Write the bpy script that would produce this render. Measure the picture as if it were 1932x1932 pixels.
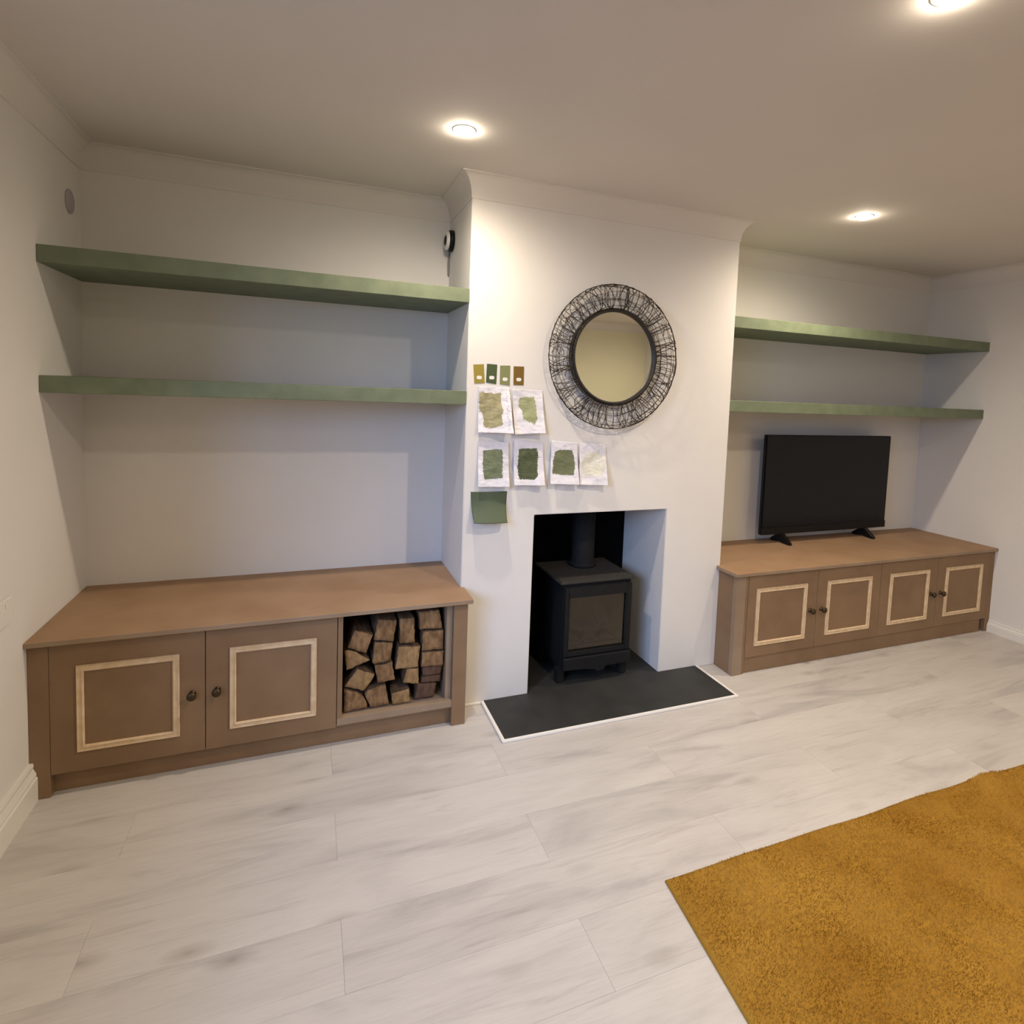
import bpy, bmesh, math, random
import numpy as np
from mathutils import Vector, Matrix
from mathutils import noise as mn
random.seed(7)
C = bpy.context.scene.collection
for o in list(bpy.data.objects): bpy.data.objects.remove(o)
S = bpy.context.scene

# ---------------------------------------------------------------- camera
YAW, PIT, ROLL = 0.37973, 0.07003, 0.03904
CAM = Vector((-0.65187, -2.54318, 1.47108))
fw = Vector((math.sin(YAW)*math.cos(PIT), math.cos(YAW)*math.cos(PIT), -math.sin(PIT)))
r0 = Vector((math.cos(YAW), -math.sin(YAW), 0)); u0 = r0.cross(fw)
r1 = math.cos(ROLL)*r0 + math.sin(ROLL)*u0; u1 = -math.sin(ROLL)*r0 + math.cos(ROLL)*u0
cd = bpy.data.cameras.new('camera'); cam = bpy.data.objects.new('camera', cd); C.objects.link(cam)
M = Matrix((r1, u1, -fw)).transposed().to_4x4(); M.translation = CAM
cam.matrix_world = M
cd.sensor_width = 36; cd.lens = 1099.11/1932*36
cd.shift_x = -(1020.08-966)/1932; cd.shift_y = -(966-816.01)/1932
cd.clip_start = 0.02
S.camera = cam

# ---------------------------------------------------------------- exposure, sky
S.view_settings.view_transform = 'Standard'; S.view_settings.look = 'None'
S.view_settings.gamma = 1; S.view_settings.use_curve_mapping = False
S.view_settings.exposure = 0.14
w = bpy.data.worlds.new('dusk_sky'); S.world = w; w.use_nodes = True
w.node_tree.nodes['Background'].inputs[0].default_value = (0.30, 0.46, 0.95, 1)
w.node_tree.nodes['Background'].inputs[1].default_value = 1.0

# room dimensions
H = 2.4; W = 1.4546; XL = -1.5292; XR = 3.5674; DL = 0.4286; DR = 0.4345; YR = -4.4
HL = 0.5665; HR = 0.5601; CT = 0.0179
OX0, OX1, OZ = 0.3474, 1.088, 0.8859

# daylight entering by the window in the left wall (outside the frame)
WY0, WY1, WZ0, WZ1 = -3.2, -1.35, 0.90, 2.05
al = bpy.data.lights.new('window_daylight', 'AREA'); al.shape = 'RECTANGLE'
al.size = 2.6; al.size_y = 1.8; al.energy = 240; al.color = (0.36, 0.56, 1.0)
ao = bpy.data.objects.new('window_daylight', al); C.objects.link(ao)
ao.location = (-3.2, -3.9, 2.5); ao.rotation_euler = (Vector((1.0, .1, .3))-Vector(ao.location)).to_track_quat('-Z', 'Y').to_euler()
SPOT_W = 58; SPOT_COL = (1.0, 0.85, 0.66); SPOT_ANGLE = 172; SPOT_BLEND = 1.0

# ---------------------------------------------------------------- helpers
def tag(o, label=None, cat=None, group=None, kind=None):
    if label: o['label'] = label
    if cat: o['category'] = cat
    if group: o['group'] = group
    if kind: o['kind'] = kind
    return o
def link(name, me, mat=None, parent=None, loc=None):
    o = bpy.data.objects.new(name, me); C.objects.link(o)
    if mat:
        for m in (mat if isinstance(mat, (list, tuple)) else [mat]): me.materials.append(m)
    if parent: o.parent = parent
    if loc: o.location = loc
    return o
def empty(name, loc=(0, 0, 0)):
    o = bpy.data.objects.new(name, None); C.objects.link(o); o.location = loc
    o.empty_display_size = 0.05
    return o
def local(parent): return Vector(parent.location) if parent else Vector((0, 0, 0))
class MB:
    """collects shapes in WORLD coordinates; build() puts them in the parent's space"""
    def __init__(s): s.v = []; s.f = []; s.mi = []; s.sm = []
    def add(s, vs, fs, mi=0, smooth=False):
        b = len(s.v); s.v += [tuple(v) for v in vs]
        s.f += [tuple(i+b for i in f) for f in fs]; s.mi += [mi]*len(fs); s.sm += [smooth]*len(fs)
        return s
    def box(s, x0, x1, y0, y1, z0, z1, mi=0):
        vs = [(x, y, z) for x in (x0, x1) for y in (y0, y1) for z in (z0, z1)]
        return s.add(vs, [(0, 1, 3, 2), (4, 6, 7, 5), (0, 4, 5, 1), (2, 3, 7, 6), (0, 2, 6, 4), (1, 5, 7, 3)], mi)
    def prism(s, poly, z0, z1, mi=0):
        n = len(poly); vs = [(x, y, z0) for x, y in poly]+[(x, y, z1) for x, y in poly]
        return s.add(vs, [tuple(range(n))[::-1], tuple(range(n, 2*n))]+[(i, (i+1) % n, n+(i+1) % n, n+i) for i in range(n)], mi)
    def lathe(s, prof, c, axis, n=24, mi=0, smooth=True):
        """prof: (radius, height along axis); closed with caps when radius is 0"""
        a = Vector(axis).normalized(); t = a.orthogonal().normalized(); b = a.cross(t); c = Vector(c); vs = []
        for r, h in prof:
            for k in range(n):
                q = 2*math.pi*k/n; vs.append(c+a*h+(t*math.cos(q)+b*math.sin(q))*max(r, 1e-5))
        fs = [(i*n+k, i*n+(k+1) % n, (i+1)*n+(k+1) % n, (i+1)*n+k) for i in range(len(prof)-1) for k in range(n)]
        return s.add(vs, fs, mi, smooth)
    def tube(s, pts, r, n=5, closed=False, mi=0):
        P = [Vector(p) for p in pts]; m = len(P); vs = []; N = None
        for i in range(m):
            if closed: d = P[(i+1) % m]-P[i-1]
            else: d = P[min(i+1, m-1)]-P[max(i-1, 0)]
            if d.length < 1e-9: d = Vector((0, 0, 1))
            d.normalize()
            N = d.orthogonal().normalized() if N is None else (N-d*N.dot(d))
            if N.length < 1e-6: N = d.orthogonal()
            N.normalize(); B = d.cross(N)
            for k in range(n):
                q = 2*math.pi*k/n; vs.append(P[i]+(N*math.cos(q)+B*math.sin(q))*r)
        fs = []
        for i in range(m if closed else m-1):
            j = (i+1) % m
            for k in range(n): fs.append((i*n+k, i*n+(k+1) % n, j*n+(k+1) % n, j*n+k))
        if not closed: fs += [tuple(range(n))[::-1], tuple((m-1)*n+k for k in range(n))]
        return s.add(vs, fs, mi, True)
    def build(s, name, mat, parent=None, bevel=0.0, seg=2):
        off = local(parent)
        if parent and parent.parent: off = off+local(parent.parent)
        me = bpy.data.meshes.new(name)
        me.from_pydata([(v[0]-off.x, v[1]-off.y, v[2]-off.z) for v in s.v], [], s.f)
        me.polygons.foreach_set('material_index', s.mi); me.polygons.foreach_set('use_smooth', s.sm)
        bm = bmesh.new(); bm.from_mesh(me)
        bmesh.ops.recalc_face_normals(bm, faces=bm.faces)
        if bevel:
            bmesh.ops.bevel(bm, geom=[e for e in bm.edges if len(e.link_faces) == 2 and e.calc_face_angle(0) > .5],
                            offset=bevel, segments=seg, affect='EDGES', clamp_overlap=True)
        bm.to_mesh(me); bm.free(); me.update()
        return link(name, me, mat, parent)

# ---------------------------------------------------------------- materials
def mat(name, col, rough=0.6, col2=None, scale=8, stretch=(1, 1, 1), bump=0.0, bscale=60, metal=0.0, spec=0.5,
        detail=4, coat=0.0, ramp=(0.35, 0.65), bdist=0.002):
    m = bpy.data.materials.new(name); m.use_nodes = True; nt = m.node_tree; N = nt.nodes; L = nt.links
    b = N['Principled BSDF']; b.inputs['Roughness'].default_value = rough; b.inputs['Metallic'].default_value = metal
    b.inputs['Specular IOR Level'].default_value = spec; b.inputs['Coat Weight'].default_value = coat
    b.inputs['Base Color'].default_value = (*col, 1)
    tc = N.new('ShaderNodeTexCoord'); mp = N.new('ShaderNodeMapping'); mp.inputs['Scale'].default_value = stretch
    L.new(tc.outputs['Object'], mp.inputs['Vector'])
    if col2:
        n = N.new('ShaderNodeTexNoise'); n.inputs['Scale'].default_value = scale; n.inputs['Detail'].default_value = detail
        L.new(mp.outputs[0], n.inputs['Vector'])
        r = N.new('ShaderNodeValToRGB'); r.color_ramp.elements[0].position = ramp[0]; r.color_ramp.elements[1].position = ramp[1]
        r.color_ramp.elements[0].color = (*col, 1); r.color_ramp.elements[1].color = (*col2, 1)
        L.new(n.outputs['Fac'], r.inputs[0]); L.new(r.outputs[0], b.inputs['Base Color'])
    if bump:
        n2 = N.new('ShaderNodeTexNoise'); n2.inputs['Scale'].default_value = bscale; n2.inputs['Detail'].default_value = 5
        L.new(mp.outputs[0], n2.inputs['Vector'])
        bp = N.new('ShaderNodeBump'); bp.inputs['Strength'].default_value = bump; bp.inputs['Distance'].default_value = bdist
        L.new(n2.outputs['Fac'], bp.inputs['Height']); L.new(bp.outputs[0], b.inputs['Normal'])
    return m
def emit(name, col, st):
    m = bpy.data.materials.new(name); m.use_nodes = True; b = m.node_tree.nodes['Principled BSDF']
    b.inputs['Base Color'].default_value = (0, 0, 0, 1); b.inputs['Emission Color'].default_value = (*col, 1)
    b.inputs['Emission Strength'].default_value = st
    return m
PAINT = mat('white_wall_paint', (.76, .735, .70), .75, (.74, .715, .68), 3, bump=.15, bscale=220, spec=.25)
CEIL = mat('ceiling_paint', (.74, .70, .66), .85, (.72, .68, .64), 2, bump=.12, bscale=180, spec=.2)
GLOSSW = mat('white_gloss_trim', (.78, .75, .70), .4, bump=.1, bscale=80)
CAULK = mat('white_sealant', (.84, .81, .76), .5)
def mdf(name, a, b): return mat(name, a, .62, b, 5, bump=.12, bscale=400, spec=.3, detail=8)
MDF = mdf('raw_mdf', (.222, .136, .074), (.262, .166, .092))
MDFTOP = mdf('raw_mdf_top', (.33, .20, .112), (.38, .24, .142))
MDFEDGE = mdf('mdf_cut_edge', (.27, .19, .122), (.32, .235, .16))
PINE = mat('pine_moulding', (.60, .43, .25), .55, (.70, .54, .36), 30, (1, 1, 1), bump=.2, bscale=150)
SAGE = mat('sage_green_paint', (.130, .162, .098), .55, (.165, .198, .125), 14, bump=.25, bscale=90, detail=6)
BRONZE = mat('aged_bronze', (.07, .05, .028), .38, metal=.85)
SLATE = mat('honed_slate', (.022, .023, .022), .62, (.034, .034, .032), 6, bump=.2, bscale=40, spec=.35)
SOOT = mat('black_fireboard', (.004, .004, .004), .95, spec=.05)
IRON = mat('matt_black_iron', (.009, .009, .0095), .72, (.012, .012, .0125), 40, bump=.25, bscale=250, spec=.2)
IRONTOP = mat('lighter_black_iron', (.030, .027, .025), .7, (.040, .037, .033), 40, bump=.2, bscale=250, spec=.25)  # lighter black than the stove body, for top plate and front lip
FIREBRICK = mat('vermiculite_lining', (.27, .19, .09), .9, (.19, .13, .065), 9, bump=.3, bscale=60)
ASH = mat('ash_and_char', (.028, .02, .015), .95, (.16, .13, .11), 70, bump=.6, bscale=90)
GREYDUST = mat('wire_metal', (.045, .033, .024), .55, metal=.4)
RIMM = mat('dark_rim_metal', (.03, .027, .025), .45, metal=.4)
BLACKP = mat('black_plastic', (.005, .005, .0055), .4, spec=.25)
SCREEN = mat('screen_glass', (.0055, .006, .008), .22, spec=.22)
PAPER = mat('white_paper', (.78, .76, .79), .85, (.70, .68, .73), 22, bump=.5, bscale=28, spec=.15, bdist=.004)
CHROME = mat('brushed_ring', (.7, .7, .68), .3, metal=.9)
WHITEP = mat('white_plastic', (.80, .78, .74), .35)
def mirror_mat():
    m = mat('mirror_silver', (.80, .81, .77), .015, metal=1.0); return m
MIRROR = mirror_mat()
def glass_mat():
    m = bpy.data.materials.new('stove_glass'); m.use_nodes = True; nt = m.node_tree; N = nt.nodes; L = nt.links
    out = N['Material Output']; N.remove(N['Principled BSDF'])
    t = N.new('ShaderNodeBsdfTransparent'); t.inputs[0].default_value = (.62, .56, .48, 1)
    g = N.new('ShaderNodeBsdfGlossy'); g.inputs['Roughness'].default_value = .08; g.inputs[0].default_value = (.9, .9, .9, 1)
    fr = N.new('ShaderNodeFresnel'); fr.inputs[0].default_value = 1.5
    mx = N.new('ShaderNodeMixShader'); L.new(fr.outputs[0], mx.inputs[0]); L.new(t.outputs[0], mx.inputs[1]); L.new(g.outputs[0], mx.inputs[2])
    L.new(mx.outputs[0], out.inputs[0]); return m
GLASS = glass_mat()
def floor_mat():
    m = bpy.data.materials.new('whitewashed_oak'); m.use_nodes = True; nt = m.node_tree; N = nt.nodes; L = nt.links
    b = N['Principled BSDF']; b.inputs['Roughness'].default_value = .48; b.inputs['Specular IOR Level'].default_value = .35
    tc = N.new('ShaderNodeTexCoord'); oi = N.new('ShaderNodeObjectInfo')
    mu = N.new('ShaderNodeVectorMath'); mu.operation = 'SCALE'; mu.inputs[0].default_value = (37, 91, 53)
    L.new(oi.outputs['Random'], mu.inputs['Scale'])
    ad = N.new('ShaderNodeVectorMath'); L.new(tc.outputs['Object'], ad.inputs[0]); L.new(mu.outputs[0], ad.inputs[1])
    def noise(sc, st, det=5, rough=.55, dist=0):
        mp = N.new('ShaderNodeMapping'); mp.inputs['Scale'].default_value = st; L.new(ad.outputs[0], mp.inputs[0])
        n = N.new('ShaderNodeTexNoise'); n.inputs['Scale'].default_value = sc; n.inputs['Detail'].default_value = det
        n.inputs['Roughness'].default_value = rough; n.inputs['Distortion'].default_value = dist
        L.new(mp.outputs[0], n.inputs['Vector']); return n.outputs['Fac']
    def ramp(f, stops):
        r = N.new('ShaderNodeValToRGB'); e = r.color_ramp.elements
        while len(e) < len(stops): e.new(.5)
        for i, (p, c) in enumerate(stops): e[i].position = p; e[i].color = (*c, 1)
        L.new(f, r.inputs[0]); return r.outputs[0]
    def mul(a, c, f=1):
        x = N.new('ShaderNodeMixRGB'); x.blend_type = 'MULTIPLY'; x.inputs[0].default_value = f
        L.new(a, x.inputs[1]); L.new(c, x.inputs[2]); return x.outputs[0]
    base = ramp(noise(1.0, (1.5, 7, 1), 5, .55, .8), [(.26, (.42, .395, .38)), (.44, (.565, .53, .50)), (.62, (.615, .58, .545))])
    streak = ramp(noise(1.0, (2.2, 26, 1), 4, .6, 1.2), [(.25, (.84, .825, .82)), (.42, (1, 1, 1))])
    fine = ramp(noise(1.0, (12, 160, 1), 3), [(.3, (.94, .94, .935)), (.6, (1, 1, 1))])
    c = mul(mul(base, streak), fine)
    mp = N.new('ShaderNodeMapping'); mp.inputs['Scale'].default_value = (2.3, 5.5, 1); L.new(ad.outputs[0], mp.inputs[0])
    v = N.new('ShaderNodeTexVoronoi'); v.inputs['Scale'].default_value = 1.0; L.new(mp.outputs[0], v.inputs['Vector'])
    knot = ramp(v.outputs['Distance'], [(0.0, (.50, .48, .46)), (.05, (.74, .72, .70)), (.17, (1, 1, 1))])
    c = mul(c, knot, .75)
    tint = ramp(oi.outputs['Random'], [(0, (.96, .955, .95)), (1, (1, 1, 1))])
    c = mul(c, tint)
    L.new(c, b.inputs['Base Color'])
    bp = N.new('ShaderNodeBump'); bp.inputs['Strength'].default_value = .12; bp.inputs['Distance'].default_value = .001
    L.new(noise(1.0, (20, 300, 1), 3), bp.inputs['Height']); L.new(bp.outputs[0], b.inputs['Normal'])
    return m
FLOOR = floor_mat()
def paint_mat(name, c, c2): return mat(name, c, .7, c2, 30, bump=.5, bscale=60, spec=.2)

# ---------------------------------------------------------------- room shell
T = 0.12
def struct(name, mb, m, bevel=0.0):
    return tag(mb.build(name, m, None, bevel), kind='structure')
struct('ceiling', MB().box(XL-T, XR+T, YR-T, DR+T, H, H+.1), CEIL)
wl = MB()
wl.box(XL-T, XL, YR, WY0, 0, H).box(XL-T, XL, WY1, DL+T, 0, H).box(XL-T, XL, WY0, WY1, 0, WZ0).box(XL-T, XL, WY0, WY1, WZ1, H)
struct('wall_left', wl, PAINT)
struct('wall_right', MB().box(XR, XR+T, YR, DR+T, 0, H), PAINT)
struct('wall_rear', MB().box(XL-T, XR+T, YR-T, YR, 0, H), mat('cream_wall_paint', (.76, .73, .55), .8, spec=.2))
struct('wall_alcove_left', MB().box(XL, 0, DL, DL+T, 0, H), PAINT)
struct('wall_alcove_right', MB().box(W, XR, DR, DR+T, 0, H), PAINT)
ch = MB()
# chimney breast as one shell: front with the fireplace opening, sides, reveals
def quad(a, b, c, d): ch.add([a, b, c, d], [(0, 1, 2, 3)])
D = DR+.1
poly = [(0, 0), (OX0, 0), (OX0, OZ), (OX1, OZ), (OX1, 0), (W, 0), (W, H), (0, H)]
vs = [(x, 0, z) for x, z in poly]+[(x, D, z) for x, z in poly]
n = 8
ch.add(vs, [tuple(range(n)), tuple(range(n, 2*n))[::-1]]+[(i, i+n, (i+1) % n+n, (i+1) % n) for i in range(n)])
struct('wall_chimney', ch, PAINT, .003)
fb = MB().box(OX0+.001, OX1-.001, .425, .445, 0.001, OZ-.001).box(OX0+.0005, OX0+.006, .012, .425, .001, OZ-.001)
tag(fb.build('trim_fireboard', SOOT), kind='structure')

# floor: individual planks on a sub-base
fl = tag(empty('floor'), kind='structure')
MB().box(XL-T, XR+T, YR-T, DR+T, -.05, -.012).build('subfloor', mat('subfloor_dust', (.30, .27, .24), .9), fl)
PW, PL = 0.2133, 1.246
me = None; ys = []
y = -.107+PW*2
row = -2
while y > YR:
    y0 = y-PW
    off = -.556 if row % 2 == 0 else .067
    k0 = math.floor((XL-off)/PL)
    x = off+k0*PL
    while x < XR:
        a, b = max(x, XL+.001), min(x+PL, XR-.001); c0, c1 = max(y0, YR+.001), y
        # under the cabinets and outside the view nothing is laid
        if not (c0 > -.05 and (b < 0.05 or a > 1.3)) and c0 > -3.7:
            c1 = min(c1, DR)
            g = .0002
            full = abs((b-a)-PL) < 1e-6 and abs(c1-c0-PW) < 1e-6
            if full and me is not None:
                p = bpy.data.objects.new('plank', me); C.objects.link(p)
            else:
                mb = MB(); lx, ly = (b-a)/2-g, (c1-c0)/2-g
                mb.box(-lx, lx, -ly, ly, -.012, 0)
                p = mb.build('plank', FLOOR, None, .0003, 1)
                if full: me = p.data
            p.parent = fl; p.location = ((a+b)/2, (c0+c1)/2, 0)
        x += PL
    y -= PW; row += 1

# cornice (cove) running round the room
def sweep(name, path, prof, m, closed=True, kind='structure'):
    """path walked with the room on its right-hand side; prof = (distance into room, z)"""
    n = len(path); mb = MB(); vs = []
    for d, z in prof:
        for i in range(n):
            p = Vector(path[i])
            dn = (Vector(path[(i+1) % n])-p) if (closed or i < n-1) else (p-Vector(path[i-1]))
            dp = (p-Vector(path[i-1])) if (closed or i > 0) else dn
            dn.normalize(); dp.normalize()
            na = Vector((dp.y, -dp.x)); nb = Vector((dn.y, -dn.x))
            q = p+(na*d if (na-nb).length < 1e-6 else (na+nb)*d)
            vs.append((q.x, q.y, z))
    k = len(prof); fs = []
    for j in range(k):
        jj = (j+1) % k
        for i in range(n if closed else n-1):
            ii = (i+1) % n; fs.append((j*n+i, j*n+ii, jj*n+ii, jj*n+i))
    if not closed: fs += [tuple(j*n for j in range(k)), tuple(j*n+n-1 for j in range(k))[::-1]]
    mb.add(vs, fs); o = mb.build(name, m)
    for p in o.data.polygons: p.use_smooth = False
    return tag(o, kind=kind)
path = [(XL, YR), (XL, DL), (0, DL), (0, 0), (W, 0), (W, DR), (XR, DR), (XR, YR)]
cz, cp = .1, .056
prof = [(-.004, H-cz), (.0035, H-cz), (.0035, H-cz+.004)]
for k in range(1, 12):
    q = k/12*math.pi/2; prof.append((cp-.001-(cp-.0045)*math.cos(q), H-cz+.004+(cz-.009)*math.sin(q)))
prof += [(cp-.001, H-.005), (cp+.001, H-.004), (cp+.001, H+.004), (-.004, H+.004)]
sweep('trim_1', path, prof, CEIL)

# skirting boards (ogee profile)
def skirt(h, t): return [(-.003, .0), (t, .0), (t, h*.60), (t-.004, h*.64), (t-.003, h*.70), (t-.009, h*.80), (t-.012, h*.86), (t-.010, h*.93), (t-.013, h), (-.003, h)]
sweep('baseboard_left', [(XL, YR), (XL, -.146)], skirt(.135, .024), GLOSSW, False)
sweep('baseboard_right', [(XR, -.149), (XR, YR)], skirt(.075, .022), GLOSSW, False)
sweep('baseboard_rear', [(XR, YR), (XL, YR)], skirt(.135, .022), GLOSSW, False)
# window frame in the left wall (behind the viewer)
wf = MB()
for a in ((WY0, WY0+.05, WZ0, WZ1), (WY1-.05, WY1, WZ0, WZ1), (WY0, WY1, WZ0, WZ0+.05), (WY0, WY1, WZ1-.05, WZ1), ((WY0+WY1)/2-.03, (WY0+WY1)/2+.03, WZ0, WZ1)):
    wf.box(XL-.09, XL-.04, *a)
struct('window_1', wf, GLOSSW)

# ---------------------------------------------------------------- shelves
def shelf(x0, x1, y0, y1, top, label):
    o = MB().box(x0+.0006, x1-.0006, y0, y1-.0006, top-.0606, top).build('floating_shelf', SAGE, None, .0015, 1)
    return tag(o, label, 'shelf', None)
shelf(XL, 0, -.0036, DL, 1.9103, 'sage green floating shelf, upper one in the left alcove')
shelf(XL, 0, -.0036, DL, 1.4607, 'sage green floating shelf, lower one in the left alcove above the log store cabinet')
shelf(W, XR, .0031, DR, 1.915, 'sage green floating shelf, upper one in the right alcove')
shelf(W, XR, .0031, DR, 1.4643, 'sage green floating shelf, lower one just above the television')

# ---------------------------------------------------------------- cabinets
def knob(x, y, z, parent):
    mb = MB().lathe([(0, 0), (.012, 0), (.012, .003), (.0065, .006), (.0055, .014), (.009, .018), (.0155, .022), (.0165, .027), (.014, .032), (.007, .035), (0, .0355)], (x, y, z), (0, -1, 0), 20)
    mb.build('knob', BRONZE, parent)
def mitred(parent, x0, x1, z0, z1, y, wd, th):
    """four mitred pine strips planted on the door face"""
    pr = [(0, 0), (0, .55), (.12, 1), (.35, .8), (.6, .75), (.8, 1), (1, .5), (1, 0)]
    cor = [(x0, z0), (x1, z0), (x1, z1), (x0, z1)]; inn = [(1, 1), (-1, 1), (-1, -1), (1, -1)]
    for i in range(4):
        j = (i+1) % 4; vs = []
        for c, s in ((cor[i], inn[i]), (cor[j], inn[j])):
            for a, h in pr: vs.append((c[0]+s[0]*a*wd, y-h*th, c[1]+s[1]*a*wd))
        k = len(pr); fs = [(q, (q+1) % k, k+(q+1) % k, k+q) for q in range(k)]+[tuple(range(k)), tuple(range(k, 2*k))[::-1]]
        MB().add(vs, fs).build('moulding', PINE, parent)
def door(parent, x0, x1, z0, z1, y, fx0, fx1, fz0, fz1, kx, kz):
    d = MB().box(x0+.0013, x1-.0013, y, y+.018, z0, z1).build('door', MDF, parent, .0008, 1)
    def sub(o): return o
    # children of the door are built in world coordinates of the cabinet's origin
    mitred(d, fx0, fx1, fz0, fz1, y, .0225, .009)
    knob(kx, y, kz, d)
    return d
YF = -.145
cl = empty('alcove_cabinet', (-.765, .14, 0))
tag(cl, 'low raw MDF alcove cabinet on the left with two doors and an open log store', 'cabinet')
zt = HL-CT-.0004
B = MB
B().box(XL+.0006, -1.4705, YF, YF+.03, 0.0005, zt).build('post', MDF, cl, .001, 1)
B().box(-.062, -.0015, YF, YF+.04, 0.0005, zt).build('post', MDF, cl, .001, 1)
door(cl, -1.4705, -1.0005, .080, zt-.004, YF, -1.393, -1.083, .151, .4625, -1.042, .306)
door(cl, -1.0005, -.536, .080, zt-.004, YF, -.920, -.613, .148, .4655, -.961, .308)
B().box(XL+.03, -.0625, YF+.032, YF+.05, .0005, .0795).build('plinth', MDF, cl, .0008, 1)
B().box(-.5345, -.5155, YF+.001, DL-.03, .1165, zt).build('divider', [MDF, MDFEDGE], cl)
B().box(-.5345, -.0625, YF+.001, DL-.03, .087, .1160).build('bottom_board', MDFEDGE, cl, .0008, 1)
B().box(-.5345, -.0635, YF+.006, YF+.03, .080, .0865).build('base_rail', MDF, cl)
B().box(-.088, -.0635, YF+.022, DL-.03, .1165, zt).build('side_panel', MDFEDGE, cl)
B().box(-.0620, -.0025, YF+.041, -.001, .0005, zt).build('end_panel', MDF, cl)
B().box(XL+.03, -.05, DL-.026, DL-.012, .01, zt).build('back_panel', MDF, cl)
def worktop(poly, z1, label):
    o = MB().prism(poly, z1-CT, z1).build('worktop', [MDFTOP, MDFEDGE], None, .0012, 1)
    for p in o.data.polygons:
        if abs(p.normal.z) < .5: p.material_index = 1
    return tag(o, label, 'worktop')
worktop([(XL+.0006, DL-.0006), (XL+.0006, -.1707), (.0147, -.1707), (.0147, -.0006), (-.0006, -.0006), (-.0006, DL-.0006)], HL,
        'brown MDF worktop of the left alcove, above the logs and two doors')
YG = -.147
cr = empty('alcove_cabinet', (2.5, .14, 0))
tag(cr, 'long low raw MDF alcove cabinet on the right with four panelled doors', 'cabinet')
zr = HR-CT-.0004
B().box(1.4500, 1.5120, YG, YG+.03, .0005, zr).build('post', MDFEDGE, cr, .001, 1)
B().box(3.5240, XR-.0006, YG, YG+.03, .0005, zr).build('post', MDF, cr, .001, 1)
B().box(1.4500, 1.4680, YG+.0305, -.001, .0005, zr).build('end_panel', MDF, cr)
B().box(1.5125, 1.5300, YG+.003, YG+.03, .0005, zr).build('stile', MDF, cr)
for (a, b, f0, f1, k) in ((1.5305, 2.0205, 1.585, 1.940, 1.972), (2.0205, 2.5205, 2.093, 2.441, 2.056), (2.5205, 3.0205, 2.595, 2.938, 2.968), (3.0205, 3.5235, 3.094, 3.446, 3.055)):
    door(cr, a, b, .089, zr-.004, YG, f0, f1, .149, .464, k, .306)
B().box(1.5305, 3.4900, YG+.012, YG+.03, .0005, .0885).build('plinth', MDF, cr, .0008, 1)
B().box(1.50, 3.55, DR-.026, DR-.012, .01, zr).build('back_panel', MDF, cr)
B().box(2.512, 2.530, YG+.02, DR-.03, .09, zr).build('divider', MDF, cr)
worktop([(1.4295, -.0006), (1.4295, -.1656), (XR-.0006, -.1656), (XR-.0006, DR-.0006), (W+.0006, DR-.0006), (W+.0006, -.0006)], HR,
        'brown MDF worktop of the right alcove, carrying the television')

# ---------------------------------------------------------------- logs
LOGS = [
[(-0.468,0.464),(-0.393,0.436),(-0.420,0.356),(-0.498,0.390)],
[(-0.510,0.380),(-0.498,0.383),(-0.456,0.367),(-0.402,0.323),(-0.498,0.291)],
[(-0.454,0.298),(-0.384,0.263),(-0.395,0.232),(-0.430,0.195),(-0.508,0.227)],
[(-0.507,0.219),(-0.456,0.202),(-0.430,0.182),(-0.412,0.139),(-0.413,0.122),(-0.509,0.118)],
[(-0.375,0.498),(-0.295,0.485),(-0.309,0.392),(-0.394,0.407),(-0.383,0.458)],
[(-0.387,0.402),(-0.310,0.389),(-0.319,0.311),(-0.350,0.302),(-0.389,0.302),(-0.397,0.312)],
[(-0.386,0.299),(-0.348,0.300),(-0.312,0.307),(-0.298,0.224),(-0.373,0.217)],
[(-0.428,0.186),(-0.412,0.200),(-0.373,0.213),(-0.338,0.212),(-0.321,0.123),(-0.398,0.118)],
[(-0.287,0.490),(-0.222,0.489),(-0.219,0.374),(-0.285,0.377)],
[(-0.291,0.373),(-0.196,0.364),(-0.203,0.268),(-0.241,0.268),(-0.302,0.271)],
[(-0.253,0.265),(-0.200,0.264),(-0.198,0.190),(-0.227,0.194),(-0.269,0.205)],
[(-0.317,0.171),(-0.239,0.183),(-0.234,0.120),(-0.313,0.118)],
[(-0.207,0.510),(-0.115,0.511),(-0.100,0.424),(-0.201,0.430)],
[(-0.190,0.424),(-0.094,0.421),(-0.094,0.332),(-0.191,0.335)],
[(-0.190,0.332),(-0.091,0.328),(-0.095,0.260),(-0.193,0.267)],
[(-0.184,0.262),(-0.097,0.257),(-0.101,0.219),(-0.185,0.220)],
[(-0.186,0.216),(-0.101,0.216),(-0.103,0.184),(-0.190,0.191)],
[(-0.202,0.189),(-0.119,0.181),(-0.132,0.119),(-0.216,0.119)]]
LL = ['tilted square split log at the top of the left column in the log store',
 'triangular wedge of split firewood with pale yellow face against the divider',
 'tilted squarish split log under the triangular wedge, against the divider',
 'quarter round split log with swirling grain in the bottom left corner of the log store',
 'tall split log topmost in the second column from the left of the stack',
 'cracked split log directly below the topmost one of the second column from the left',
 'split log with a diagonal crack, third down in the second column from the left',
 'five sided split log second from the left on the bottom of the log store',
 'narrow upright split log topmost in the third column from the left',
 'large knotty split log with pale face midway down the third column',
 'pale split log with rounded lower edge under the knotty one in the third column',
 'pale split log third from the left on the bottom board of the log store',
 'split log at the very top of the rightmost column, close under the worktop',
 'square split log second from the top in the rightmost column',
 'split log third from the top in the rightmost column beside the side panel',
 'thin dark reddish split log, upper of two thin ones in the rightmost column',
 'thin dark reddish split log, lower of two thin ones in the rightmost column',
 'dark reddish split log lowest in the rightmost column, by the right corner']
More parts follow.
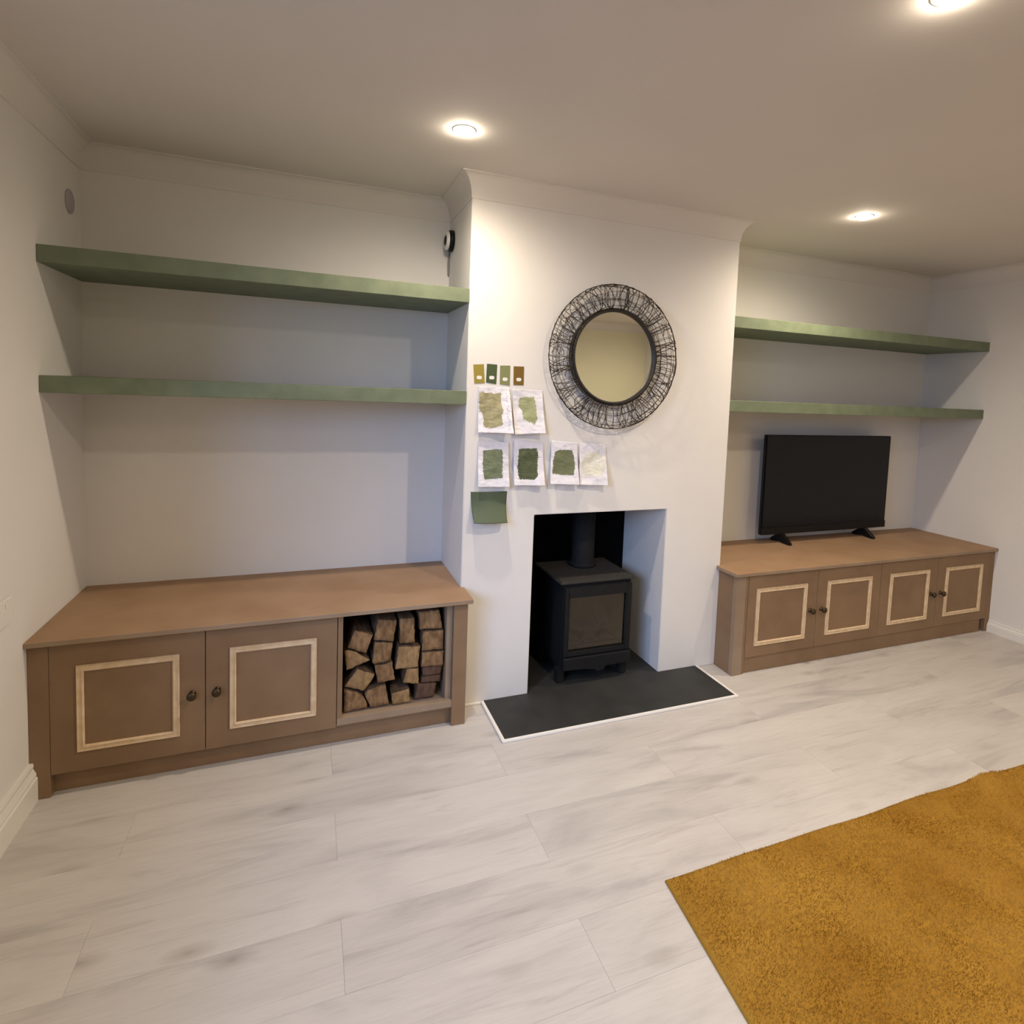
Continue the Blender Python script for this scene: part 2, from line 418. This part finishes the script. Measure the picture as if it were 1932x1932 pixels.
def wood_mat(name, a, b):
    return mat(name, a, .8, b, 60, (1, .25, .45), bump=.9, bscale=130, detail=9, spec=.2, bdist=.004)
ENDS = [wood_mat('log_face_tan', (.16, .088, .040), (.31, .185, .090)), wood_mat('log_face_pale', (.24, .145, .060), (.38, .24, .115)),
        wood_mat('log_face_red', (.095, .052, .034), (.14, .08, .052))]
LSIDE = wood_mat('log_side', (.085, .052, .03), (.15, .095, .055))
def log(poly, y0, y1, m, name='split_log'):
    cx = sum(p[0] for p in poly)/len(poly); czz = sum(p[1] for p in poly)/len(poly)
    ring = []
    for i in range(len(poly)):
        a, b = Vector(poly[i]), Vector(poly[(i+1) % len(poly)]); k = max(1, int((b-a).length/.009))
        for j in range(k): ring.append(a.lerp(b, j/k))
    sd = random.random()*50; n = len(ring); ysx = [y0, y0+.004, y0+.07, y0+.15, y1-.004, y1]
    sc = [.965, .992, .985, .98, .985, .95]; vs = []
    for yy, s in zip(ysx, sc):
        for p in ring:
            q = Vector((cx, czz)).lerp(p, s); d = (p-Vector((cx, czz))).normalized()
            e = (mn.noise(Vector((p.x*70+sd, p.y*70, yy*6)))-.35)*.0035
            q += d*min(e, .0006); vs.append((q.x, yy+(mn.noise(Vector((p.x*90, p.y*90, sd)))*.0015 if yy == y0 else 0), q.y))
    m0 = len(vs)
    inner = []
    for s in (.62, .25):
        for p in ring:
            q = Vector((cx, czz)).lerp(p, s); vs.append((q.x, y0+mn.noise(Vector((q.x*120, q.y*120, sd)))*.0025, q.y))
    vs.append((cx, y0, czz))
    mb = MB(); fs = []; K = len(ysx)
    for r in range(K-1):
        for i in range(n): fs.append((r*n+i, r*n+(i+1) % n, (r+1)*n+(i+1) % n, (r+1)*n+i))
    mb.f = fs; mb.v = vs; mb.mi = [1]*len(fs); mb.sm = [True]*len(fs)
    ff = []
    for i in range(n):
        j = (i+1) % n; ff.append((i, m0+i, m0+j, j)); ff.append((m0+i, m0+n+i, m0+n+j, m0+j)); ff.append((m0+n+i, m0+2*n, m0+n+j))
    ff.append(tuple((K-1)*n+i for i in range(n)))
    mb.f += ff; mb.mi += [0]*len(ff); mb.sm += [True]*len(ff)
    return mb.build(name, [m, LSIDE])
for i, (P, lab) in enumerate(zip(LOGS, LL)):
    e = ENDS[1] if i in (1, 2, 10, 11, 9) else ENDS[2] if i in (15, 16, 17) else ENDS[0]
    yo = -.105+[0, .004, 0, -.006, .003, .008, .004, -.004, .006, -.002, .004, -.006, .006, .002, -.002, .008, .010, .006][i]
    tag(log(P, yo, yo+.24, e), lab, 'firewood', 'split logs in the log store')
tag(log([(-.490, .462), (-.430, .500), (-.385, .476), (-.405, .448)], .145, .36, ENDS[0]), 'dark split log in deep shadow at the top left behind the front logs', 'firewood', 'split logs in the log store')

# ---------------------------------------------------------------- hearth
he = empty('hearth', (.72, .03, 0)); tag(he, 'black slate hearth set in front of and under the wood stove with a white border', 'hearth')
MB().prism([(.1265, -.0008), (.1265, -.3225), (1.3245, -.3225), (1.3245, -.0008), (OX1-.001, -.0008), (OX1-.001, .424), (OX0+.008, .424), (OX0+.008, -.0008)], .0003, .0100).build('slab', SLATE, he, .0008, 1)
zb = .0112
MB().prism([(.1118, -.0009), (.1118, -.3365), (1.3390, -.3365), (1.3390, -.0009), (1.3250, -.0009), (1.3250, -.3230), (.1260, -.3230), (.1260, -.0009)], .0002, zb).build('border_trim', CAULK, he, .002, 2)
tag(MB().prism([(.0005, -.0006), (.0005, -.011), (.1112, -.014), (.1112, -.0006)], .0003, .010).build('trim_2', CAULK, None, .002, 2), kind='structure')

# ---------------------------------------------------------------- stove
st = empty('wood_stove', (.726, .2, .0104)); tag(st, 'black cast iron wood burning stove with a glass door in the white fireplace', 'stove')
x0, x1, yf, yb = .533, .919, .038, .36
b = MB()   # body: hollow box round the firebox
b.box(x0, x0+.02, yf, yb, .088, .520).box(x1-.02, x1, yf, yb, .088, .520).box(x0+.02, x1-.02, yb-.02, yb, .088, .520)
b.box(x0+.02, x1-.02, yf, yb-.02, .088, .150).box(x0+.02, x1-.02, yf, yb-.02, .490, .520)
b.build('body', IRON, st, .003, 2)
t = MB(); tx0, tx1, ty0, ty1 = .512, .938, .022, .385
zt0, zt1 = .5205, .532
t.prism([(tx0, ty0), (tx1, ty0), (tx1, ty1), (tx0, ty1)], zt0, zt1)
t.build('top_plate', IRONTOP, st, .0045, 3)
MB().prism([(tx0+.004, ty0+.004), (tx1-.004, ty0+.004), (tx1-.02, ty0+.085), (tx0+.02, ty0+.085)], zt1-.001, zt1+.0035).build('front_lip', IRONTOP, st, .002, 1)
MB().lathe([(0, .531), (.076, .531), (.076, .550), (.066, .553), (.063, .56), (.063, .90), (0, .90)], (.752, .285, 0), (0, 0, 1), 36).build('flue_pipe', IRON, st)
# door: frame + glass
dy = yf-.022
d = MB(); gx0, gx1, gz0, gz1 = .556, .886, .176, .452
d.box(.537, gx0, dy, yf-.001, .152, .505).box(gx1, .915, dy, yf-.001, .152, .505).box(gx0, gx1, dy, yf-.001, gz1, .505).box(gx0, gx1, dy, yf-.001, .152, gz0)
dr = d.build('door', IRON, st, .0025, 2)
gl = MB().box(gx0-.004, gx1+.004, dy+.010, dy+.014, gz0-.004, gz1+.004).build('glass', GLASS, dr)
for a, b_ in ((gx0, gx0+.008), (gx1-.006, gx1)):
    MB().box(a, b_, dy+.002, dy+.009, gz0, gz1).build('glass_clip', IRON, dr)
# lower lip with a drooping tab in the middle
pl = [(.536, .088), (.536, .146), (.916, .146), (.916, .088), (.772, .084), (.765, .066), (.728, .062), (.705, .076), (.640, .084)]
lv = [(x, dy-.012, z) for x, z in pl]+[(x, yf-.001, z) for x, z in pl]; n = len(pl)
MB().add(lv, [tuple(range(n)), tuple(range(n, 2*n))[::-1]]+[(i, i+n, (i+1) % n+n, (i+1) % n) for i in range(n)]).build('ash_lip', IRON, st, .002, 1)
for fx in (.530, .885):
    for fy in (.045, .30):
        MB().prism([(fx-.012, fy-.01), (fx+.028, fy-.01), (fx+.028, fy+.04), (fx-.012, fy+.04)], .0105, .087).build('foot', IRON, st, .006, 2)
MB().box(.56, .89, .13, .30, .030, .087).build('ash_box', IRON, st, .002, 1)
# firebox lining as slabs, baffle, grate and ash bed
MB().box(.5535, .7255, .305, .335, .152, .430).build('lining_board', FIREBRICK, st, .002, 1)
MB().box(.7265, .8985, .305, .335, .152, .430).build('lining_board', FIREBRICK, st, .002, 1)
MB().box(.5535, .571, .060, .304, .152, .430).build('lining_board', FIREBRICK, st, .002, 1)
MB().box(.881, .8985, .060, .304, .152, .430).build('lining_board', FIREBRICK, st, .002, 1)
MB().box(.5715, .8805, .12, .304, .431, .448).build('baffle', IRON, st, .002, 1)
MB().box(.575, .877, .048, .056, .152, .196).build('log_guard', IRON, st, .002, 1)
gx, gy = 34, 22; vs = []; fs = []
for j in range(gy+1):
    for i in range(gx+1):
        xx = .572+.308*i/gx; yy = .058+.246*j/gy
        vs.append((xx, yy, .176+.030*j/gy+.022*mn.noise(Vector((xx*22, yy*22, 3)))+.012*mn.noise(Vector((xx*70, yy*70, 9)))))
for j in range(gy):
    for i in range(gx): k = j*(gx+1)+i; fs.append((k, k+1, k+gx+2, k+gx+1))
tag(MB().add(vs, fs, 0, True).build('ash_bed', ASH, st), kind='stuff')
for q, (a, bb) in enumerate((((.60, .20, .213), (.70, .13, .205)), ((.66, .26, .222), (.80, .22, .216)), ((.78, .12, .205), (.86, .20, .212)))):
    MB().tube([a, tuple(np.array(a)*.5+np.array(bb)*.5+np.array([0, 0, .006])), bb], .014, 7).build('charred_log', IRON, st)

# ---------------------------------------------------------------- mirror
MC = Vector((.7155, 0, 1.6500))
mi = empty('round_mirror', (MC.x, -.03, MC.z)); tag(mi, 'round wall mirror in a wide ring of tangled dark wire, on the chimney breast', 'mirror')
MB().lathe([(0, .0360), (.219, .0360), (.219, .0405), (0, .0405)], MC, (0, -1, 0), 96, smooth=False).build('glass', MIRROR, mi)
rim = [(.2150, .034), (.2150, .050), (.2165, .056), (.2215, .0585), (.2275, .0565), (.2300, .050), (.2300, .010), (.222, .008), (.2150, .034)]
MB().lathe(rim, MC, (0, -1, 0), 96).build('rim', RIMM, mi)
RM, RT, RD = .2875, .0565, .040
def tor(th, ph, k=1.0, yo=-.046):
    r = RM+RT*k*math.cos(ph); return (MC.x+r*math.cos(th), yo+RD*k*math.sin(ph)*-1, MC.z+r*math.sin(th))
rn = random.Random(11)
wv = MB()
for ph in [0.0, .65, 1.25, 1.9, 2.5, 3.14, -1.6, -.6]:          # hoops
    sd = rn.random()*30; pts = []
    for i in range(150):
        th = 2*math.pi*i/150; pts.append(tor(th, ph+.22*mn.noise(Vector((math.cos(th)*3+sd, math.sin(th)*3, ph))), 1+.05*mn.noise(Vector((math.cos(th)*9, math.sin(th)*9, sd)))))
    wv.tube(pts, .0013, 4, True)
for i in range(78):                                                          # hoops round the section, uneven
    th0 = 2*math.pi*i/78+rn.uniform(-.02, .02); dr_ = rn.uniform(-.16, .16); pts = []; sd = rn.random()*30
    for j in range(18):
        ph = 2*math.pi*j/18; pts.append(tor(th0+dr_*math.sin(ph*.5)+.03*mn.noise(Vector((ph, sd, 0))), ph, 1+.05*mn.noise(Vector((sd, ph*2, 1)))))
    wv.tube(pts, rn.choice((.0013, .0016, .0019)), 4, True)
for i in range(112):                                                          # random scribbles over the front
    th = rn.random()*2*math.pi; ph = rn.uniform(-.3, 3.3); a = rn.uniform(-math.pi, math.pi); pts = []; k = rn.uniform(.75, 1.04)
    turn = rn.uniform(-.35, .35)
    for j in range(rn.randint(7, 15)):
        pts.append(tor(th, ph, k)); a += turn+rn.uniform(-.25, .25); th += .026*math.cos(a); ph += .17*math.sin(a)
        ph = max(-.9, min(3.7, ph))
    wv.tube(pts, rn.choice((.0012, .0015, .0018)), 4)
wo = tag(wv.build('wire_weave', GREYDUST, mi), kind='stuff')
def rimpts(k, amp):
    return [(MC.x+(RM+RT*k+amp*mn.noise(Vector((math.cos(q)*22, math.sin(q)*22, k))))*math.cos(q), -.046+amp*math.sin(q*60), MC.z+(RM+RT*k+amp*mn.noise(Vector((math.cos(q)*22, math.sin(q)*22, k))))*math.sin(q)) for q in [2*math.pi*i/260 for i in range(260)]]
MB().tube(rimpts(1.02, .0022), .0021, 6, True).build('outer_wire', GREYDUST, mi)
MB().tube(rimpts(-.98, .001), .002, 5, True).build('inner_wire', GREYDUST, mi)
th = math.radians(83)
MB().tube([tor(th+.006*math.sin(p*9), p, 1.03) for p in np.linspace(-.2, 3.3, 16)], .0028, 6).build('joint_wire', RIMM, mi)
for k in (60, 180, 300):
    q = math.radians(k+30)
    MB().tube([(MC.x+.225*math.cos(q), -.02, MC.z+.225*math.sin(q)), (MC.x+.225*math.cos(q), -.0006, MC.z+.225*math.sin(q))], .003, 6).build('standoff', RIMM, mi)

# ---------------------------------------------------------------- paint samples on the chimney breast
def inside(p, poly):
    x, z = p; c = False; n = len(poly)
    for i in range(n):
        (xa, za), (xb, zb_) = poly[i], poly[i-1]
        if (za > z) != (zb_ > z) and x < (xb-xa)*(z-za)/(zb_-za)+xa: c = not c
    return c
def sheet(name, corners, curl, label, cat, group, m, swatch=None, smat=None, nx=44, nz=58, marks=None):
    """corners TL,TR,BR,BL in (x,z) on the wall; curl(u,v) = distance off the wall, v = 0 at the top"""
    TL, TR, BR, BL = [Vector(c) for c in corners]
    cx_ = (TL.x+BR.x)/2; czz = (TL.y+BR.y)/2
    root = None
    def P(u, v, off=0):
        q = (TL*(1-u)+TR*u)*(1-v)+(BL*(1-u)+BR*u)*v
        d = curl(u, v); e = 1e-3
        return (q.x, -.0012-d-off, q.y)
    vs = [P(i/nx, j/nz) for j in range(nz+1) for i in range(nx+1)]; n0 = len(vs)
    vb = [(a, b_+.00035, c) for a, b_, c in vs]
    q = lambda i, j: j*(nx+1)+i
    fs = [(q(i, j), q(i, j+1), q(i+1, j+1), q(i+1, j)) for j in range(nz) for i in range(nx)]
    fs += [tuple(n0+k for k in f[::-1]) for f in fs]
    for i in range(nx): fs += [(q(i, 0), q(i+1, 0), n0+q(i+1, 0), n0+q(i, 0)), (q(i, nz), n0+q(i, nz), n0+q(i+1, nz), q(i+1, nz))]
    for j in range(nz): fs += [(q(0, j), n0+q(0, j), n0+q(0, j+1), q(0, j+1)), (q(nx, j), q(nx, j+1), n0+q(nx, j+1), n0+q(nx, j))]
    mb = MB(); mb.add(vs+vb, fs, 0, True)
    if swatch or marks:
        root = empty(name, (cx_, -.002, czz)); mb.build('paper', m, root)
    else:
        root = mb.build(name, m)
    if swatch:
        sv = []; sf = []; idx = {}
        fx, fz = nx*2, nz*2
        def vid(i, j):
            if (i, j) not in idx:
                u, v = i/fx, j/fz
                idx[(i, j)] = len(sv); sv.append(P(u, v, .0005))
            return idx[(i, j)]
        for j in range(fz):
            for i in range(fx):
                a = P((i+.5)/fx, (j+.5)/fz); w_ = .0055*mn.noise(Vector((a[0]*200, a[2]*200, 1)))
                if inside((a[0]+w_, a[2]+w_), swatch): sf.append((vid(i, j), vid(i, j+1), vid(i+1, j+1), vid(i+1, j)))
        MB().add(sv, sf, 0, True).build('paint_swatch', smat, root)
    if marks:
        k = MB()
        for (u, v, du, dv) in marks:
            pts = [P(u+du*t+.008*math.sin(t*7), v+dv*t, .0009) for t in (0, .33, .66, 1)]
            k.tube(pts, .0006, 3)
        k.build('ink_marks', INK, root)
    return tag(root, label, cat, group)
INK = mat('brown_ink', (.10, .04, .045), .7)
G1 = 'painted test sheets on the chimney breast'
def cu(b, r=0, w_=.002, p=2.0, tr=0.0, ph=0.):
    return lambda u, v: b*v**p+r*u**2*v+tr*max(0, u-.4)*(1-v)+w_*(1+math.sin(u*5+v*7+ph))*.5+.0042*(.5+mn.noise(Vector((u*3+ph*5, v*5.5, ph))))+.0016*(.5+mn.noise(Vector((u*7+ph*5, v*17, ph))))
rk = random.Random(3)
marks = [(.88+rk.uniform(-.03, .03), .12+.055*k, rk.uniform(.0, .05), rk.uniform(.01, .035)) for k in range(15) if k != 4]
sheet('test_sheet', [(.055, 1.484), (.200, 1.484), (.206, 1.277), (.052, 1.277)], cu(.020, .048, .003), 'white sheet with brushed khaki brown swatch and handwriting down its right edge', 'paint sample', G1, PAPER,
 [(0.055, 1.446), (0.057, 1.459), (0.076, 1.462), (0.087, 1.454), (0.108, 1.459), (0.125, 1.453), (0.157, 1.461), (0.159, 1.411), (0.167, 1.375), (0.159, 1.357), (0.163, 1.312), (0.111, 1.298), (0.079, 1.304), (0.074, 1.364), (0.058, 1.377)],
 paint_mat('paint_khaki', (.27, .25, .135), (.40, .37, .22)), marks=marks)
sheet('test_sheet', [(.213, 1.478), (.362, 1.476), (.370, 1.279), (.226, 1.270)], cu(.024, .022, .003, 2.2, 0, 1), 'white sheet with light yellow green swatch below the right pair of colour chips', 'paint sample', G1, PAPER,
 [(0.247, 1.437), (0.268, 1.443), (0.322, 1.445), (0.326, 1.416), (0.331, 1.389), (0.334, 1.342), (0.322, 1.319), (0.292, 1.332), (0.267, 1.339), (0.261, 1.387), (0.246, 1.396)],
 paint_mat('paint_light_green', (.28, .30, .15), (.38, .40, .23)))
sheet('test_sheet', [(.060, 1.240), (.202, 1.231), (.206, 1.028), (.060, 1.031)], cu(.022, .010, .004, 2, .01, 2), 'white sheet with mid grey green swatch, leftmost of the lower row', 'paint sample', G1, PAPER,
 [(0.083, 1.194), (0.143, 1.201), (0.171, 1.198), (0.175, 1.157), (0.174, 1.07), (0.119, 1.066), (0.089, 1.065), (0.083, 1.094)],
 paint_mat('paint_grey_green', (.14, .165, .095), (.185, .215, .13)))
sheet('test_sheet', [(.228, 1.243), (.376, 1.229), (.379, 1.032), (.230, 1.035)], cu(.026, .012, .003, 2, 0, 3), 'white sheet with the darkest green swatch, second in the lower row', 'paint sample', G1, PAPER,
 [(0.256, 1.203), (0.344, 1.205), (0.351, 1.165), (0.346, 1.109), (0.347, 1.076), (0.328, 1.059), (0.254, 1.064), (0.249, 1.12)],
 paint_mat('paint_dark_green', (.070, .085, .042), (.10, .12, .06)))
sheet('test_sheet', [(.419, 1.242), (.555, 1.232), (.557, 1.033), (.409, 1.038)], cu(.032, .008, .003, 2, 0, 4), 'white sheet with olive green trapezoid swatch, third in the lower row', 'paint sample', G1, PAPER,
 [(0.438, 1.189), (0.464, 1.198), (0.526, 1.196), (0.538, 1.164), (0.538, 1.116), (0.529, 1.077), (0.469, 1.079), (0.422, 1.087), (0.428, 1.146)],
 paint_mat('paint_olive_green', (.135, .15, .08), (.165, .18, .10)))
sheet('test_sheet', [(.567, 1.232), (.709, 1.224), (.709, 1.026), (.566, 1.029)], cu(.022, .022, .003, 2, 0, 5), 'white sheet with faint cream swatch, rightmost of the lower row below the mirror', 'paint sample', G1, PAPER,
 [(0.591, 1.174), (0.611, 1.186), (0.671, 1.183), (0.694, 1.154), (0.702, 1.105), (0.677, 1.07), (0.601, 1.067), (0.574, 1.087), (0.579, 1.145)],
 paint_mat('paint_cream', (.66, .64, .52), (.74, .72, .64)))
GC = mat('green_card', (.070, .098, .055), .6, (.078, .106, .060), 8)
sheet('sample_card', [(.033, 1.006), (.207, 1.004), (.195, .868), (.038, .872)], lambda u, v: .056*v**2.6+.004*(1-v)*math.sin(math.pi*u)+.01*v*math.sin(math.pi*u), 'large plain dark green card curling off the wall below the test sheets', 'paint sample', None, GC, nx=24, nz=30)
chips = [([(.027, 1.580), (.075, 1.584), (.082, 1.500), (.034, 1.496)], (.30, .235, .040), 'olive yellow colour chip, leftmost of four above the test sheets'),
         ([(.090, 1.587), (.138, 1.585), (.136, 1.497), (.088, 1.503)], (.055, .085, .030), 'dark forest green colour chip, second from the left of four'),
         ([(.152, 1.582), (.200, 1.584), (.201, 1.493), (.153, 1.498)], (.21, .225, .095), 'grey sage green colour chip, third from the left of four'),
         ([(.217, 1.582), (.267, 1.583), (.268, 1.497), (.219, 1.497)], (.17, .095, .012), 'brown ochre colour chip, rightmost of four above the test sheets')]
for i, (cn, col, lab) in enumerate(chips):
    cxx = sum(c[0] for c in cn)/4; czz = sum(c[1] for c in cn)/4
    e = empty('colour_chip', (cxx, -.001, czz)); tag(e, lab, 'colour chip', 'colour chips in a row on the chimney breast')
    vv = [(x, -.0006, z) for x, z in cn]+[(x, -.0022, z) for x, z in cn]
    MB().add(vv, [(0, 1, 2, 3), (7, 6, 5, 4), (0, 4, 5, 1), (1, 5, 6, 2), (2, 6, 7, 3), (3, 7, 4, 0)]).build('card', mat('chip_%d' % i, col, .45, bump=.1), e)
    lx, lz = cxx+.001, (cn[2][1]+cn[3][1])/2+.0255; pv = []
    for q in range(24):
        a = 2*math.pi*q/24; dx = .0055 if math.cos(a) > 0 else -.0055
        pv.append((lx+dx+.0065*math.cos(a), lz+.0072*math.sin(a)*1.1))
    n = 24; vs = [(x, -.0020, z) for x, z in pv]+[(x, -.0027, z) for x, z in pv]
    MB().add(vs, [tuple(range(n))[::-1], tuple(range(n, 2*n))]+[(k, (k+1) % n, n+(k+1) % n, n+k) for k in range(n)]).build('name_label', WHITEP, e)

# ---------------------------------------------------------------- television
tv = empty('television', (2.553, .30, HR)); tag(tv, 'black flat screen television switched off on the right worktop', 'television')
a, b_, z0, z1, yv = 2.004, 3.101, .6215, 1.2575, .300
MB().box(a, b_, yv+.0035, yv+.028, z0, z1).build('housing', BLACKP, tv, .003, 2)
MB().box(a+.12, b_-.12, yv+.0285, yv+.062, z0+.03, z1-.22).build('back_cover', BLACKP, tv, .012, 2)
MB().box(a+.006, b_-.006, yv, yv+.003, z0+.047, z1-.006).build('screen', SCREEN, tv)
MB().box(a, b_, yv-.003, yv+.003, z0, z0+.046).build('lower_bezel', BLACKP, tv, .0015, 1)
for fx in (2.187, 2.922):
    m = MB()
    pr = [(.232, HR+.0006), (.232, HR+.012), (.30, z0+.002), (.332, z0+.002), (.400, HR+.012), (.400, HR+.0006), (.372, HR+.0006), (.318, HR+.010), (.262, HR+.0006)]
    vs = [(fx-.012, y_, z_) for y_, z_ in pr]+[(fx+.012, y_, z_) for y_, z_ in pr]; n = len(pr)
    m.add(vs, [tuple(range(n)), tuple(range(n, 2*n))[::-1]]+[(i, i+n, (i+1) % n+n, (i+1) % n) for i in range(n)])
    m.build('stand_leg', BLACKP, tv, .002, 1)

# ---------------------------------------------------------------- small wall fittings
sp = empty('wall_camera', (-.002, .36, 2.195)); tag(sp, 'small round black and silver device fixed high on the left side of the chimney breast', 'sensor')
c0 = (-.0006, .362, 2.195)
MB().lathe([(0, 0), (.052, 0), (.052, .016), (.046, .022), (0, .022)], c0, (-1, 0, 0), 36).build('housing', BLACKP, sp)
MB().lathe([(.044, .0225), (.044, .034), (.040, .037), (.030, .037), (.027, .0225)], c0, (-1, 0, 0), 36).build('ring', WHITEP, sp)
MB().lathe([(0, .0226), (.0265, .0226), (.0265, .034), (.018, .040), (0, .042)], c0, (-1, 0, 0), 36).build('lens', BLACKP, sp)
tag(MB().tube([(-.004, .408, 2.155), (-.005, .420, 2.13), (-.006, .4235, 2.10), (-.005, .424, 2.06), (-.003, .4255, 2.035)], .0045, 6).build('cable', mat('grey_cable', (.30, .29, .27), .6), None), 'short grey cable in the alcove corner below the round device', 'cable')
tag(MB().lathe([(0, 0), (.046, 0), (.046, .003), (.041, .005), (0, .0055)], (XL+.0005, .309, 2.139), (1, 0, 0), 32).build('blanking_plate', mat('mauve_grey_plastic', (.42, .39, .42), .6)), 'small round mauve grey plate high on the left wall above the upper shelf', 'wall plate')
so = empty('wall_socket', (XL, -.33, .72)); tag(so, 'white double wall socket at the left edge, in front of the left worktop', 'socket')
MB().box(XL+.0004, XL+.010, -.402, -.256, .677, .762).build('plate', WHITEP, so, .003, 2)
for k in (-.36, -.30):
    MB().box(XL+.0102, XL+.013, k-.006, k+.006, .735, .750).build('rocker', WHITEP, so, .001, 1)

# ---------------------------------------------------------------- rug
P0 = Vector((.368, -1.150)); ex = Vector((1, -.004)).normalized(); ey = Vector((-.100, -1)).normalized()
RWD, RLN = 2.30, 1.75
def rz(u, v):
    x = u*RWD; y = v*RLN
    h = .0115+.0035*mn.noise(Vector((x*2.2, y*2.2, 0)))+.0012*mn.noise(Vector((x*14, y*14, 5)))
    h += .020*math.exp(-((x-1.47)/.10)**2-(y/.16)**2)
    return h
def rxy(u, v):
    p = P0+ex*(u*RWD)+ey*(v*RLN)
    if v < .2:
        p = p+Vector((0, (1-v/.2)*(.010*mn.noise(Vector((u*7, 0, 2)))+.012*math.sin(u*math.pi))))
    return p
rg = empty('rug', (1.5, -1.9, 0)); tag(rg, 'mustard yellow short pile rug on the pale floor at the lower right', 'rug')
nx, ny = 190, 150; vs = []; fs = []
for j in range(ny+1):
    for i in range(nx+1):
        u, v = i/nx, j/ny; p = rxy(u, v); e = min(u*RWD, v*RLN, (1-u)*RWD, (1-v)*RLN)
        vs.append((p.x, p.y, rz(u, v)*min(1, .45+e/.012)+.0006*mn.noise(Vector((p.x*90, p.y*90, 0)))))
n0 = len(vs)
for j in range(ny):
    for i in range(nx): k = j*(nx+1)+i; fs.append((k, k+nx+1, k+nx+2, k+1))
bd = [i for i in range(nx+1)]+[j*(nx+1)+nx for j in range(1, ny+1)]+[ny*(nx+1)+i for i in range(nx-1, -1, -1)]+[j*(nx+1) for j in range(ny-1, 0, -1)]
vs += [(vs[k][0], vs[k][1], .0006) for k in bd]; m_ = len(bd)
fs += [(bd[i], bd[(i+1) % m_], n0+(i+1) % m_, n0+i) for i in range(m_)]
RUG = mat('mustard_wool', (.315, .155, .020), .95, (.41, .225, .036), 3.0, bump=.6, bscale=260, spec=.1, detail=7)
MB().add(vs, fs, 0, True).build('backing', RUG, rg)
NB = 180000
rs = np.random.RandomState(5); U = .0035+rs.rand(NB)*.993; V = .004+rs.rand(NB)*.616
co = np.zeros((NB, 3, 3), np.float32)
for i in range(NB):
    u, v = float(U[i]), float(V[i]); p = rxy(u, v); z = rz(u, v)
    a = rs.rand()*math.pi; wdt = .0015; dx, dy_ = math.cos(a)*wdt, math.sin(a)*wdt
    g = mn.noise(Vector((p.x*4, p.y*4, 7)))*2.5+rs.randn()*.9
    tx, ty = .0042*math.cos(g), .0042*math.sin(g)
    zb_ = max(.002, z-.003); co[i, 0] = (p.x-dx, p.y-dy_, zb_); co[i, 1] = (p.x+dx, p.y+dy_, zb_); co[i, 2] = (p.x+tx, p.y+ty, z+.0045+rs.rand()*.002)
co[:, :, 0] -= 1.5; co[:, :, 1] += 1.9
me2 = bpy.data.meshes.new('pile'); me2.vertices.add(NB*3); me2.vertices.foreach_set('co', co.ravel())
me2.loops.add(NB*3); me2.loops.foreach_set('vertex_index', np.arange(NB*3, dtype=np.int32))
me2.polygons.add(NB); me2.polygons.foreach_set('loop_start', np.arange(0, NB*3, 3, dtype=np.int32))
me2.update(calc_edges=True); me2.validate()
PILE = mat('mustard_pile', (.33, .16, .018), .95, (.50, .29, .055), 7.0, spec=.1, detail=10, ramp=(.38, .6))
tag(link('pile', me2, PILE, rg), kind='stuff')

# ---------------------------------------------------------------- downlights
BULB = emit('lamp_diffuser', (1.0, .86, .66), 160)
def downlight(x, y, label, pw=1.0):
    e = empty('ceiling_downlight', (x, y, H)); tag(e, label, 'ceiling light', 'recessed ceiling downlights')
    MB().lathe([(.030, H-.0003), (.043, H-.0003), (.042, H-.0016), (.036, H-.0022), (.031, H-.0016), (.030, H-.0003)], (x, y, 0), (0, 0, 1), 36).build('trim_ring', WHITEP, e)
    MB().lathe([(.0295, H-.0008), (.0290, H-.008), (.024, H-.0135), (.013, H-.0172), (0, H-.0185)], (x, y, 0), (0, 0, 1), 32).build('lamp_lens', BULB, e)
    l = bpy.data.lights.new('lamp_beam', 'SPOT'); l.energy = SPOT_W*pw; l.color = SPOT_COL; l.spot_size = math.radians(SPOT_ANGLE); l.spot_blend = SPOT_BLEND
    l.shadow_soft_size = .022
    lo = bpy.data.objects.new('lamp_beam', l); C.objects.link(lo); lo.parent = e; lo.location = (0, 0, -.035)
downlight(-.143, -.412, 'lit ceiling downlight above the left side of the chimney breast', .74)
downlight(1.896, -.373, 'lit ceiling downlight above the television alcove')
downlight(.684, -1.59, 'lit ceiling downlight cut by the top edge of the photo', 1.2)
downlight(-.143, -2.74, 'lit ceiling downlight behind the viewer on the left', .08)
downlight(1.95, -2.74, 'lit ceiling downlight behind the viewer on the right', .95)
downlight(3.0, -3.3, 'added ceiling downlight out of view in the rear right corner, brightening the wall reflected in the mirror', .62)  # added lamp, only there to brighten the rear wall the mirror reflects
